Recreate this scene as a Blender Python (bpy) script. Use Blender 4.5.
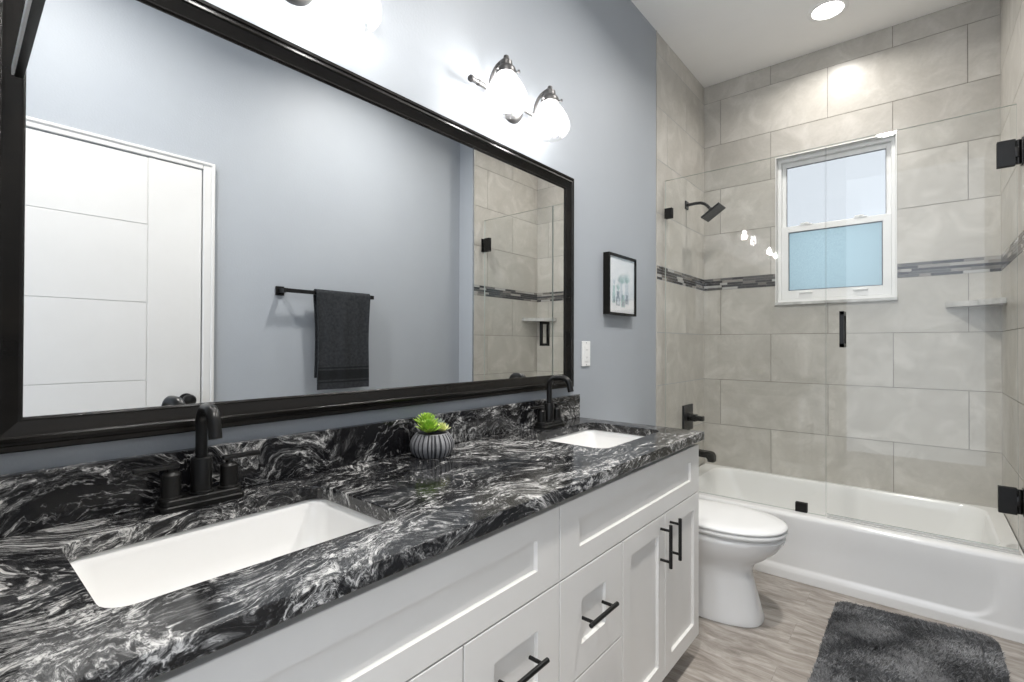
import bpy, bmesh, math, random
from mathutils import Vector, Matrix
random.seed(7)
PI = math.pi
for o in list(bpy.data.objects): bpy.data.objects.remove(o)
S = bpy.context.scene
C = S.collection

# ------------------------------------------------------------------ camera
cam_d = bpy.data.cameras.new('camera'); cam = bpy.data.objects.new('camera', cam_d); C.objects.link(cam)
cam_d.sensor_fit = 'HORIZONTAL'; cam_d.sensor_width = 36.0; cam_d.lens = 487.915/1024*36; cam_d.clip_start = .02
TH, PT, RL = .696396, .0073254, .0030732
_F = Vector((-math.sin(TH), math.cos(TH), 0)); _R = Vector((math.cos(TH), math.sin(TH), 0)); _U = Vector((0, 0, 1))
F2 = _F*math.cos(PT)+_U*math.sin(PT); U2 = -_F*math.sin(PT)+_U*math.cos(PT)
R3 = _R*math.cos(RL)+U2*math.sin(RL); U3 = -_R*math.sin(RL)+U2*math.cos(RL)
m = Matrix((R3, U3, -F2)).transposed().to_4x4(); m.translation = (1.16293, 0, 1.14872)
cam.matrix_world = m
S.camera = cam

# ------------------------------------------------------------------ world, lights, exposure
w = bpy.data.worlds.new('sky'); S.world = w; w.use_nodes = True
bg = w.node_tree.nodes['Background']; bg.inputs[0].default_value = (.74, .80, .89, 1); bg.inputs[1].default_value = 2.1
S.view_settings.view_transform = 'Standard'; S.view_settings.look = 'None'; S.view_settings.gamma = 1
S.view_settings.use_curve_mapping = False; S.view_settings.exposure = 0.50
try: S.cycles.max_bounces = 14; S.cycles.transparent_max_bounces = 24; S.cycles.glossy_bounces = 8; S.cycles.caustics_reflective = False; S.cycles.caustics_refractive = False
except Exception: pass
HC = 2.9613          # ceiling height
DOWN = [(.785, 3.10), (.95, 1.75), (.95, .35)]  # tub downlight first, then two unseen lamps added to brighten the room
DOWN_W = [5.5, 17, 15]
BULB = 96.0
for (x, y), e in zip(DOWN, DOWN_W):
    l = bpy.data.lights.new('downlight_and_fill_lamp', 'AREA'); l.shape = 'DISK'; l.size = .134; l.energy = e; l.color = (1, .965, .92); l.spread = math.radians(150)
    lo = bpy.data.objects.new('downlight_and_fill_lamp', l); C.objects.link(lo); lo.location = (x, y, HC-.0078)

# ------------------------------------------------------------------ materials
M = {}
def mat(name, col, rough=.5, metal=0, spec=.5, coat=0, **k):
    a = bpy.data.materials.new(name); a.use_nodes = True; b = a.node_tree.nodes['Principled BSDF']
    b.inputs['Base Color'].default_value = (*col, 1); b.inputs['Roughness'].default_value = rough
    b.inputs['Metallic'].default_value = metal; b.inputs['Specular IOR Level'].default_value = spec
    b.inputs['Coat Weight'].default_value = coat; b.inputs['Coat Roughness'].default_value = .05
    M[name] = a; return a
def nodes(a): return a.node_tree.nodes, a.node_tree.links, a.node_tree.nodes['Principled BSDF']
def noise_tint(a, c1, c2, scale, detail=4, bump=0, bscale=None, stretch=(1, 1, 1), rough_var=None, dist=.1):
    N, L, b = nodes(a)
    tc = N.new('ShaderNodeTexCoord'); mp = N.new('ShaderNodeMapping'); mp.inputs['Scale'].default_value = stretch
    L.new(tc.outputs['Object'], mp.inputs[0])
    n = N.new('ShaderNodeTexNoise'); n.inputs['Scale'].default_value = scale; n.inputs['Detail'].default_value = detail; n.inputs['Roughness'].default_value = .6
    L.new(mp.outputs[0], n.inputs['Vector'])
    r = N.new('ShaderNodeValToRGB'); r.color_ramp.elements[0].position = .32; r.color_ramp.elements[1].position = .68
    r.color_ramp.elements[0].color = (*c1, 1); r.color_ramp.elements[1].color = (*c2, 1)
    L.new(n.outputs['Fac'], r.inputs[0]); L.new(r.outputs[0], b.inputs['Base Color'])
    if bump:
        n2 = N.new('ShaderNodeTexNoise'); n2.inputs['Scale'].default_value = bscale or scale*3; n2.inputs['Detail'].default_value = 3
        L.new(mp.outputs[0], n2.inputs['Vector'])
        bp = N.new('ShaderNodeBump'); bp.inputs['Strength'].default_value = bump; bp.inputs['Distance'].default_value = dist
        L.new(n2.outputs['Fac'], bp.inputs['Height']); L.new(bp.outputs[0], b.inputs['Normal'])
    return r

mat('wall_paint', (.40, .45, .50), .5, spec=.35); noise_tint(M['wall_paint'], (.355, .380, .412), (.365, .39, .42), 3, bump=.12, bscale=120, dist=.004)
mat('ceiling_paint', (.90, .89, .87), .7); noise_tint(M['ceiling_paint'], (.895, .885, .865), (.915, .905, .885), 4, bump=.1, bscale=90, dist=.003)
mat('white_paint', (.80, .79, .77), .32); noise_tint(M['white_paint'], (.79, .785, .765), (.81, .805, .785), 5)
mat('door_paint', (.66, .655, .64), .32); noise_tint(M['door_paint'], (.65, .645, .63), (.67, .665, .65), 5)
mat('cabinet_paint', (.76, .755, .74), .33); noise_tint(M['cabinet_paint'], (.76, .745, .715), (.78, .765, .735), 6)
mat('cabinet_inside', (.25, .24, .23), .6); noise_tint(M['cabinet_inside'], (.22, .21, .20), (.27, .26, .25), 6)
mat('porcelain', (.86, .855, .84), .07, spec=.6); noise_tint(M['porcelain'], (.85, .845, .83), (.87, .865, .85), 4)
mat('acrylic', (.82, .815, .80), .14, spec=.5); noise_tint(M['acrylic'], (.81, .805, .79), (.83, .825, .81), 4)
mat('black_metal', (.006, .006, .006), .30, spec=.32); noise_tint(M['black_metal'], (.005, .005, .005), (.009, .0085, .008), 30)
mat('frame_black', (.01, .009, .008), .27, spec=.2); noise_tint(M['frame_black'], (.006, .0055, .005), (.011, .0095, .008), 14, stretch=(1, .2, 1))
mat('bronze', (.07, .07, .07), .38, metal=.45); noise_tint(M['bronze'], (.06, .058, .058), (.085, .082, .08), 25)
mat('steel', (.6, .6, .6), .25, metal=1); noise_tint(M['steel'], (.55, .55, .55), (.65, .65, .65), 20)
mat('chrome', (.8, .8, .8), .1, metal=1); noise_tint(M['chrome'], (.75, .75, .75), (.82, .82, .82), 20)
mat('grout', (.40, .375, .345), .85); noise_tint(M['grout'], (.22, .205, .18), (.29, .27, .24), 60)
mat('vinyl', (.83, .83, .82), .35); noise_tint(M['vinyl'], (.82, .82, .81), (.84, .84, .83), 5)
mat('gasket', (.05, .06, .08), .5); noise_tint(M['gasket'], (.04, .05, .07), (.07, .08, .10), 20)
mat('plastic_white', (.82, .82, .81), .3); noise_tint(M['plastic_white'], (.81, .81, .80), (.83, .83, .82), 8)
mat('plastic_slot', (.3, .3, .3), .5); noise_tint(M['plastic_slot'], (.28, .28, .28), (.33, .33, .33), 8)
mat('paper', (.80, .81, .82), .6); noise_tint(M['paper'], (.74, .76, .78), (.86, .86, .86), 14)
mat('soil', (.03, .025, .02), .9); noise_tint(M['soil'], (.02, .015, .01), (.06, .05, .035), 90, bump=.5, dist=.01)
mat('pot_dark', (.03, .032, .035), .6); noise_tint(M['pot_dark'], (.022, .024, .028), (.045, .047, .05), 60)
mat('pot_grey', (.19, .19, .20), .7); noise_tint(M['pot_grey'], (.19, .19, .20), (.27, .27, .28), 80, bump=.2, dist=.004)
mat('leaf_green', (.25, .42, .05), .45); noise_tint(M['leaf_green'], (.16, .36, .03), (.50, .68, .10), 45)
mat('leaf_yellow', (.7, .75, .3), .45); noise_tint(M['leaf_yellow'], (.55, .62, .16), (.85, .86, .50), 45)
mat('leaf_grey', (.2, .3, .25), .45); noise_tint(M['leaf_grey'], (.12, .22, .15), (.42, .48, .42), 45)
mat('towel_fabric', (.028, .03, .033), .95, spec=.1); noise_tint(M['towel_fabric'], (.024, .026, .029), (.044, .047, .051), 60, bump=.7, bscale=500, dist=.006)
mat('towel_band', (.022, .024, .027), .8, spec=.15); noise_tint(M['towel_band'], (.009, .010, .011), (.016, .017, .019), 60, bump=.3, bscale=300, dist=.004, stretch=(1, 1, 6))
mat('rug_back', (.03, .03, .032), .95); noise_tint(M['rug_back'], (.02, .02, .022), (.04, .04, .043), 40)
mat('sweep', (.55, .55, .53), .3); noise_tint(M['sweep'], (.5, .5, .48), (.6, .6, .58), 12)
mat('ink_grey', (.25, .28, .32), .6); noise_tint(M['ink_grey'], (.16, .19, .23), (.42, .46, .50), 120)
mat('ink_green', (.2, .38, .34), .6); noise_tint(M['ink_green'], (.28, .42, .40), (.62, .74, .72), 120)
mat('ink_pale', (.6, .64, .68), .6); noise_tint(M['ink_pale'], (.52, .57, .62), (.72, .75, .78), 90)
mat('stucco', (.5, .6, .66), .8); noise_tint(M['stucco'], (.30, .45, .56), (.34, .50, .61), 12, bump=.3, bscale=60, dist=.01)

# rug pile: colour varies tuft by tuft and with soft brushed patches
a = mat('rug_pile', (.05, .05, .055), .9, spec=.15)
noise_tint(a, (.10, .101, .104), (.36, .362, .366), 5, detail=6)
# mirror
a = mat('mirror_glass', (.93, .94, .94), .0, metal=1); N, L, b = nodes(a)
def thin_fresnel(N, L, ior):
    # same reflectance on both faces of a thin sheet
    fr = N.new('ShaderNodeFresnel'); ge = N.new('ShaderNodeNewGeometry'); mr = N.new('ShaderNodeMapRange')
    mr.inputs[3].default_value = ior; mr.inputs[4].default_value = 1/ior
    L.new(ge.outputs['Backfacing'], mr.inputs[0]); L.new(mr.outputs[0], fr.inputs['IOR']); return fr
# clear glass: fresnel mix of see-through and mirror reflection
def glass(name, tint, rough=0.0, ior=1.45, gain=1.0):
    a = bpy.data.materials.new(name); a.use_nodes = True; N = a.node_tree.nodes; L = a.node_tree.links; N.clear()
    out = N.new('ShaderNodeOutputMaterial'); mx = N.new('ShaderNodeMixShader'); t = N.new('ShaderNodeBsdfTransparent'); g = N.new('ShaderNodeBsdfGlossy')
    fr = thin_fresnel(N, L, ior)
    mu = N.new('ShaderNodeMath'); mu.operation = 'MULTIPLY'; mu.inputs[1].default_value = gain; mu.use_clamp = True
    t.inputs[0].default_value = (*tint, 1); g.inputs['Color'].default_value = (1, 1, 1, 1); g.inputs['Roughness'].default_value = rough
    L.new(fr.outputs[0], mu.inputs[0]); L.new(mu.outputs[0], mx.inputs[0]); L.new(t.outputs[0], mx.inputs[1]); L.new(g.outputs[0], mx.inputs[2]); L.new(mx.outputs[0], out.inputs[0])
    M[name] = a; return a
glass('shower_glass', (.985, .99, .985), gain=.6); glass('window_glass', (.60, .60, .595), gain=.7); glass('art_glass', (.99, .99, .99))
a = mat('glass_edge', (.48, .53, .50), .2); noise_tint(a, (.45, .50, .47), (.52, .57, .54), 10)
a = mat('water_seal', (.7, .7, .68), .3); noise_tint(a, (.66, .66, .64), (.74, .74, .72), 10)
# ribbed lamp shade glass
a = bpy.data.materials.new('shade_glass'); a.use_nodes = True; N = a.node_tree.nodes; L = a.node_tree.links; N.clear(); M['shade_glass'] = a
out = N.new('ShaderNodeOutputMaterial'); mx = N.new('ShaderNodeMixShader'); m2 = N.new('ShaderNodeMixShader'); t = N.new('ShaderNodeBsdfTransparent'); g = N.new('ShaderNodeBsdfGlossy'); tl = N.new('ShaderNodeBsdfTranslucent')
fr = thin_fresnel(N, L, 1.5); g.inputs['Roughness'].default_value = .08
t.inputs[0].default_value = (.95, .95, .95, 1); tl.inputs[0].default_value = (.95, .95, .95, 1)
ns = N.new('ShaderNodeTexNoise'); ns.inputs['Scale'].default_value = 60; tc = N.new('ShaderNodeTexCoord'); L.new(tc.outputs['Object'], ns.inputs['Vector'])
rp = N.new('ShaderNodeMapRange'); rp.inputs[3].default_value = .05; rp.inputs[4].default_value = .16; L.new(ns.outputs['Fac'], rp.inputs[0])
L.new(rp.outputs[0], m2.inputs[0]); L.new(t.outputs[0], m2.inputs[1]); L.new(tl.outputs[0], m2.inputs[2])
L.new(fr.outputs[0], mx.inputs[0]); L.new(m2.outputs[0], mx.inputs[1]); L.new(g.outputs[0], mx.inputs[2]); L.new(mx.outputs[0], out.inputs[0])
# frosted blue-tinted lower pane
a = bpy.data.materials.new('frosted_glass'); a.use_nodes = True; N = a.node_tree.nodes; L = a.node_tree.links; N.clear(); M['frosted_glass'] = a
out = N.new('ShaderNodeOutputMaterial'); mx = N.new('ShaderNodeMixShader'); m2 = N.new('ShaderNodeMixShader'); t = N.new('ShaderNodeBsdfTransparent'); tl = N.new('ShaderNodeBsdfTranslucent'); g = N.new('ShaderNodeBsdfGlossy')
t.inputs[0].default_value = (.47, .54, .555, 1); tl.inputs[0].default_value = (.50, .57, .58, 1); m2.inputs[0].default_value = .6
ns = N.new('ShaderNodeTexNoise'); ns.inputs['Scale'].default_value = 220; tc = N.new('ShaderNodeTexCoord'); L.new(tc.outputs['Object'], ns.inputs['Vector'])
rp = N.new('ShaderNodeMapRange'); rp.inputs[3].default_value = .45; rp.inputs[4].default_value = .75; L.new(ns.outputs['Fac'], rp.inputs[0]); L.new(rp.outputs[0], m2.inputs[0])
fr = thin_fresnel(N, L, 1.4)
L.new(t.outputs[0], m2.inputs[1]); L.new(tl.outputs[0], m2.inputs[2]); L.new(fr.outputs[0], mx.inputs[0]); L.new(m2.outputs[0], mx.inputs[1]); L.new(g.outputs[0], mx.inputs[2]); L.new(mx.outputs[0], out.inputs[0])
def emit(name, col, s):
    a = bpy.data.materials.new(name); a.use_nodes = True; N = a.node_tree.nodes; L = a.node_tree.links; N.clear()
    out = N.new('ShaderNodeOutputMaterial'); e = N.new('ShaderNodeEmission'); e.inputs[0].default_value = (*col, 1); e.inputs[1].default_value = s; L.new(e.outputs[0], out.inputs[0]); M[name] = a
emit('bulb', (1, .985, .96), BULB); emit('lens', (1, .98, .95), 9)

# tile: light taupe stone print, each tile slightly different (attribute 'tile')
a = mat('tile_stone', (.5, .46, .4), .28, spec=.45); N, L, b = nodes(a)
tc = N.new('ShaderNodeTexCoord'); at = N.new('ShaderNodeAttribute'); at.attribute_name = 'tile'
ad = N.new('ShaderNodeVectorMath'); ad.operation = 'MULTIPLY_ADD'; ad.inputs[1].default_value = (9, 9, 9)
L.new(at.outputs['Color'], ad.inputs[0]); L.new(tc.outputs['Object'], ad.inputs[2])
n1 = N.new('ShaderNodeTexNoise'); n1.inputs['Scale'].default_value = 5.5; n1.inputs['Detail'].default_value = 7; n1.inputs['Roughness'].default_value = .62; n1.inputs['Distortion'].default_value = .9
n2 = N.new('ShaderNodeTexNoise'); n2.inputs['Scale'].default_value = 70; n2.inputs['Detail'].default_value = 4
L.new(ad.outputs[0], n1.inputs['Vector']); L.new(ad.outputs[0], n2.inputs['Vector'])
r = N.new('ShaderNodeValToRGB'); e = r.color_ramp.elements
e[0].position = .30; e[0].color = (.455, .43, .388, 1); e[1].position = .72; e[1].color = (.62, .595, .55, 1)
x = e.new(.5); x.color = (.51, .487, .442, 1); x = e.new(.56); x.color = (.545, .52, .475, 1)
L.new(n1.outputs['Fac'], r.inputs[0])
mr = N.new('ShaderNodeMapRange'); mr.inputs[3].default_value = .93; mr.inputs[4].default_value = 1.07; L.new(n2.outputs['Fac'], mr.inputs[0])
sp = N.new('ShaderNodeSeparateColor'); L.new(at.outputs['Color'], sp.inputs[0])
m2 = N.new('ShaderNodeMapRange'); m2.inputs[3].default_value = .94; m2.inputs[4].default_value = 1.06; L.new(sp.outputs[0], m2.inputs[0])
mu = N.new('ShaderNodeMath'); mu.operation = 'MULTIPLY'; L.new(mr.outputs[0], mu.inputs[0]); L.new(m2.outputs[0], mu.inputs[1])
vm = N.new('ShaderNodeVectorMath'); vm.operation = 'SCALE'; L.new(r.outputs[0], vm.inputs[0]); L.new(mu.outputs[0], vm.inputs[3]); L.new(vm.outputs[0], b.inputs['Base Color'])
# mosaic strip
a = mat('mosaic', (.2, .2, .2), .18, spec=.6); N, L, b = nodes(a)
at = N.new('ShaderNodeAttribute'); at.attribute_name = 'tile'; sp = N.new('ShaderNodeSeparateColor'); L.new(at.outputs['Color'], sp.inputs[0])
r = N.new('ShaderNodeValToRGB'); r.color_ramp.interpolation = 'CONSTANT'; e = r.color_ramp.elements
for i, (p, c) in enumerate([(0, (.045, .042, .042)), (.22, (.10, .095, .09)), (.42, (.17, .155, .14)), (.58, (.26, .24, .215)), (.74, (.37, .35, .32)), (.88, (.44, .43, .41))]):
    x = e[i] if i < 2 else e.new(p); x.position = p; x.color = (*c, 1)
n1 = N.new('ShaderNodeTexNoise'); n1.inputs['Scale'].default_value = 60; tc = N.new('ShaderNodeTexCoord'); mp = N.new('ShaderNodeMapping'); mp.inputs['Scale'].default_value = (.4, .4, 3); L.new(tc.outputs['Object'], mp.inputs[0]); L.new(mp.outputs[0], n1.inputs['Vector'])
mr = N.new('ShaderNodeMapRange'); mr.inputs[3].default_value = .75; mr.inputs[4].default_value = 1.3; L.new(n1.outputs['Fac'], mr.inputs[0])
L.new(sp.outputs[0], r.inputs[0]); vm = N.new('ShaderNodeVectorMath'); vm.operation = 'SCALE'; L.new(r.outputs[0], vm.inputs[0]); L.new(mr.outputs[0], vm.inputs[3]); L.new(vm.outputs[0], b.inputs['Base Color'])
# pale marble of shelf and sill
a = mat('pale_marble', (.5, .5, .5), .2); noise_tint(a, (.34, .335, .32), (.62, .61, .59), 16, detail=7)

# granite: black with swirling grey and white flow bands
def mth_(N, L, op, p, q_):
    n = N.new('ShaderNodeMath'); n.operation = op
    for i, u in enumerate((p, q_)):
        if isinstance(u, (int, float)): n.inputs[i].default_value = u
        else: L.new(u, n.inputs[i])
    return n.outputs[0]
def nz(vec, scale, detail=5, rough=.6, dist=0.0):
    n = N.new('ShaderNodeTexNoise'); n.inputs['Scale'].default_value = scale; n.inputs['Detail'].default_value = detail; n.inputs['Roughness'].default_value = rough; n.inputs['Distortion'].default_value = dist
    L.new(vec, n.inputs['Vector']); return n
def warp(vec, scale, amt, detail=2):
    n = nz(vec, scale, detail); s = N.new('ShaderNodeVectorMath'); s.operation = 'SUBTRACT'; L.new(n.outputs['Color'], s.inputs[0]); s.inputs[1].default_value = (.5, .5, .5)
    q = N.new('ShaderNodeVectorMath'); q.operation = 'MULTIPLY_ADD'; L.new(s.outputs[0], q.inputs[0]); q.inputs[1].default_value = (amt, amt, amt); L.new(vec, q.inputs[2]); return q.outputs[0]
def ramp(src, pts):
    r = N.new('ShaderNodeValToRGB'); e = r.color_ramp.elements
    for i, (p, g_) in enumerate(pts):
        x = e[i] if i < 2 else e.new(p); x.position = p; x.color = (g_, g_, g_, 1)
    L.new(src, r.inputs[0]); return r.outputs[0]
mth = lambda op, p, q_: mth_(N, L, op, p, q_)
def granite(name, loc, rot, lo, far):
    """black stone, grey-white flow bands; lo = how pale the quiet zones are, far = vein strength at the far end of the slab"""
    global N, L, b
    a = mat(name, (.02, .02, .02), .13, spec=.40); N, L, b = nodes(a)
    tc = N.new('ShaderNodeTexCoord')
    mp0 = N.new('ShaderNodeMapping'); mp0.inputs['Location'].default_value = loc; L.new(tc.outputs['Object'], mp0.inputs[0])
    v = warp(mp0.outputs[0], 2.2, .46, 2); v = warp(v, 10, .07, 4); v = warp(v, 60, .010, 3)
    def mpg(sc):
        mp = N.new('ShaderNodeMapping'); mp.inputs['Rotation'].default_value = rot; mp.inputs['Scale'].default_value = sc; L.new(v, mp.inputs[0]); return mp.outputs[0]
    m1, m2_, m3 = mpg((6.5, 1.3, 6.5)), mpg((30, 6, 30)), mpg((2.2, 1.2, 2.2))
    f1 = nz(m1, 2.6, 9, .74, .3).outputs['Fac']; f2 = nz(m2_, 3.0, 8, .78, .3).outputs['Fac']; big = nz(m3, 2.3, 4, .55).outputs['Fac']
    A_ = ramp(f1, [(.41, 0), (.49, .22), (.53, .85), (.555, .3), (.60, 1.0), (.645, .12), (.70, .9)])
    B_ = ramp(f2, [(.36, .10), (.47, .42), (.55, .85), (.64, 1.0)])
    G_ = ramp(big, [(.40, lo), (.49, .6), (.57, 1.0)])
    V1 = mth('MULTIPLY', mth('MULTIPLY', A_, B_), G_)
    V2 = mth('MULTIPLY', ramp(f2, [(.48, 0), (.58, .30), (.68, .7)]), mth('MULTIPLY', G_, .75))
    d3 = mth('ABSOLUTE', mth('SUBTRACT', nz(m1, 1.7, 4, .55, .2).outputs['Fac'], .53), 0); d4 = mth('ABSOLUTE', mth('SUBTRACT', nz(m1, 3.1, 5, .6, .2).outputs['Fac'], .47), 0)
    T3 = mth('MULTIPLY', mth('ADD', ramp(d3, [(0, 1), (.005, .6), (.014, 0)]), ramp(d4, [(0, .7), (.006, .4), (.018, 0)])), mth('MULTIPLY', B_, .7))
    V = mth('ADD', mth('ADD', V1, V2), T3)
    sx = N.new('ShaderNodeSeparateXYZ'); L.new(v, sx.inputs[0]); fy = N.new('ShaderNodeMapRange'); fy.inputs[1].default_value = loc[1]+.35; fy.inputs[2].default_value = loc[1]+1.3; fy.inputs[3].default_value = 1.0; fy.inputs[4].default_value = far
    L.new(sx.outputs[1], fy.inputs[0]); V = mth('MULTIPLY', V, fy.outputs[0])
    r = N.new('ShaderNodeValToRGB'); e = r.color_ramp.elements
    for i, (p, c) in enumerate([(0, (.006, .006, .007)), (.12, (.015, .015, .016)), (.40, (.12, .12, .12)), (.80, (.47, .465, .455)), (1, (.66, .65, .635))]):
        x = e[i] if i < 2 else e.new(p); x.position = p; x.color = (*c, 1)
    L.new(V, r.inputs[0]); L.new(r.outputs[0], b.inputs['Base Color'])
granite('granite', (3.3, 1.7, .4), (0, 0, math.radians(20)), .25, 1.0)
granite('granite_splash', (5.1, 2.2, 1.4), (math.radians(32), 0, 0), .05, .9)

# floor: greyish-brown wood-look planks running across the room
a = mat('wood_plank', (.3, .25, .2), .38, spec=.4); N, L, b = nodes(a)
tc = N.new('ShaderNodeTexCoord')
bk = N.new('ShaderNodeTexBrick'); bk.offset = .37; bk.inputs['Scale'].default_value = 1; bk.inputs['Mortar Size'].default_value = .0012; bk.inputs['Mortar Smooth'].default_value = .3; bk.inputs['Brick Width'].default_value = 1.22; bk.inputs['Row Height'].default_value = .178; bk.inputs['Bias'].default_value = 0
bk.inputs['Color1'].default_value = (0, 0, 0, 1); bk.inputs['Color2'].default_value = (1, 1, 1, 1); bk.inputs['Mortar'].default_value = (.5, .5, .5, 1)
L.new(tc.outputs['Object'], bk.inputs['Vector'])
v = N.new('ShaderNodeVectorMath'); v.operation = 'MULTIPLY_ADD'; v.inputs[1].default_value = (4, 4, 0); L.new(bk.outputs['Color'], v.inputs[0]); L.new(tc.outputs['Object'], v.inputs[2])
vv = warp(v.outputs[0], 3, .10, 2)
mp = N.new('ShaderNodeMapping'); mp.inputs['Scale'].default_value = (2.6, 11, 1); L.new(vv, mp.inputs[0])
f1 = nz(mp.outputs[0], 2.4, 8, .68, .5)
mp3 = N.new('ShaderNodeMapping'); mp3.inputs['Scale'].default_value = (5, 60, 1); L.new(v.outputs[0], mp3.inputs[0])
f2 = nz(mp3.outputs[0], 2, 5, .7)
r = N.new('ShaderNodeValToRGB'); e = r.color_ramp.elements
for i, (p, c) in enumerate([(.28, (.17, .145, .122)), (.42, (.27, .238, .208)), (.54, (.37, .335, .30)), (.70, (.52, .485, .45))]):
    x = e[i] if i < 2 else e.new(p); x.position = p; x.color = (*c, 1)
L.new(f1.outputs['Fac'], r.inputs[0])
mr = N.new('ShaderNodeMapRange'); mr.inputs[3].default_value = .72; mr.inputs[4].default_value = 1.28; L.new(f2.outputs['Fac'], mr.inputs[0])
mo = N.new('ShaderNodeMapRange'); mo.inputs[3].default_value = 1; mo.inputs[4].default_value = .85; L.new(bk.outputs['Fac'], mo.inputs[0])
s1 = N.new('ShaderNodeVectorMath'); s1.operation = 'SCALE'; L.new(r.outputs[0], s1.inputs[0]); L.new(mth('MULTIPLY', mr.outputs[0], mo.outputs[0]), s1.inputs[3]); L.new(s1.outputs[0], b.inputs['Base Color'])

# ------------------------------------------------------------------ mesh helpers
def obj(name, bm, mats, parent=None, smooth=False, loc=None):
    me = bpy.data.meshes.new(name); bmesh.ops.recalc_face_normals(bm, faces=bm.faces[:]); bm.to_mesh(me); bm.free()
    for k in ([mats] if isinstance(mats, str) else mats): me.materials.append(M[k])
    if smooth:
        for p in me.polygons: p.use_smooth = True
        try: me.set_sharp_from_angle(angle=math.radians(smooth if smooth is not True else 40))
        except Exception: pass
    o = bpy.data.objects.new(name, me); C.objects.link(o)
    if parent: o.parent = parent; o.matrix_parent_inverse = Matrix.Identity(4); o.location = -root_loc(parent)
    if loc: o.location = loc
    return o
def root_loc(p):
    v = Vector(p.location)
    while p.parent: p = p.parent; v = v+Vector(p.location)
    return v
# geometry is always given in room coordinates; children get their offset so that parent's origin cancels out
def thing(name, label, cat, loc, group=None):
    o = bpy.data.objects.new(name, None); o.empty_display_size = .05; C.objects.link(o); o.location = loc
    o['label'] = label; o['category'] = cat
    if group: o['group'] = group
    return o
def tag(o, label, cat, group=None):
    o['label'] = label; o['category'] = cat
    if group: o['group'] = group
    return o
def struct(o): o['kind'] = 'structure'; return o
def box(bm, lo, hi, bev=0, mi=0, seg=2):
    b2 = bmesh.new(); v = [b2.verts.new((x, y, z)) for x in (lo[0], hi[0]) for y in (lo[1], hi[1]) for z in (lo[2], hi[2])]
    for f in ((0, 1, 3, 2), (4, 6, 7, 5), (0, 4, 5, 1), (2, 3, 7, 6), (0, 2, 6, 4), (1, 5, 7, 3)): b2.faces.new([v[i] for i in f])
    if bev: bmesh.ops.bevel(b2, geom=b2.edges[:], offset=bev, segments=seg, profile=.5, affect='EDGES', clamp_overlap=True)
    merge(bm, b2, mi)
def merge(bm, b2, mi=0):
    bmesh.ops.recalc_face_normals(b2, faces=b2.faces[:])
    mp = [bm.verts.new(v.co) for v in b2.verts]; b2.verts.index_update()
    for f in b2.faces:
        try: g = bm.faces.new([mp[v.index] for v in f.verts]); g.material_index = mi; g.smooth = f.smooth
        except ValueError: pass
    b2.free()
def B(lo, hi, bev=0): bm = bmesh.new(); box(bm, lo, hi, bev); return bm
def loft(bm, rings, cap0=True, cap1=True, closed=True, mi=0):
    R = [[bm.verts.new(p) for p in r] for r in rings]; n = len(R[0])
    for a_, b_ in zip(R, R[1:]):
        for i in range(n if closed else n-1):
            j = (i+1) % n
            f = bm.faces.new((a_[i], a_[j], b_[j], b_[i])); f.material_index = mi
    if cap0: bm.faces.new(R[0]).material_index = mi
    if cap1: bm.faces.new(R[-1]).material_index = mi
    return R
def tube(bm, pts, rad, seg=12, mi=0, caps=True):
    pts = [Vector(p) for p in pts]; n = len(pts); rad = rad if hasattr(rad, '__len__') else [rad]*n
    t0 = (pts[1]-pts[0]).normalized(); up = Vector((0, 0, 1)) if abs(t0.z) < .9 else Vector((1, 0, 0)); u = t0.cross(up).normalized(); rings = []
    for i, p in enumerate(pts):
        t = ((pts[i+1]-p) if i == 0 else (p-pts[i-1]) if i == n-1 else (pts[i+1]-pts[i-1])).normalized()
        u = (u-t*u.dot(t)).normalized(); v = t.cross(u)
        rings.append([p+(u*math.cos(2*PI*k/seg)+v*math.sin(2*PI*k/seg))*rad[i] for k in range(seg)])
    loft(bm, rings, caps, caps, mi=mi)
def lathe(bm, c, prof, axis=(0, 0, 1), seg=24, cap0=True, cap1=True, mi=0, fn=None):
    ax = Vector(axis).normalized(); u = ax.orthogonal().normalized(); v = ax.cross(u); c = Vector(c)
    rings = [[c+ax*h+(u*math.cos(2*PI*k/seg)+v*math.sin(2*PI*k/seg))*max(r*(fn(2*PI*k/seg) if fn else 1), 1e-5) for k in range(seg)] for r, h in prof]
    loft(bm, rings, cap0, cap1, mi=mi)
def rrect(x0, x1, y0, y1, r, z, n=6):
    r = max(min(r, (x1-x0)/2-1e-4, (y1-y0)/2-1e-4), 1e-4); P = []
    for cx, cy, a0 in ((x1-r, y1-r, 0), (x0+r, y1-r, PI/2), (x0+r, y0+r, PI), (x1-r, y0+r, 1.5*PI)):
        for k in range(n+1): a = a0+PI/2*k/n; P.append((cx+r*math.cos(a), cy+r*math.sin(a), z))
    return P
def arc(c, r, a0, a1, n, fx):
    return [fx(c, r, a0+(a1-a0)*k/n) for k in range(n+1)]

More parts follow.
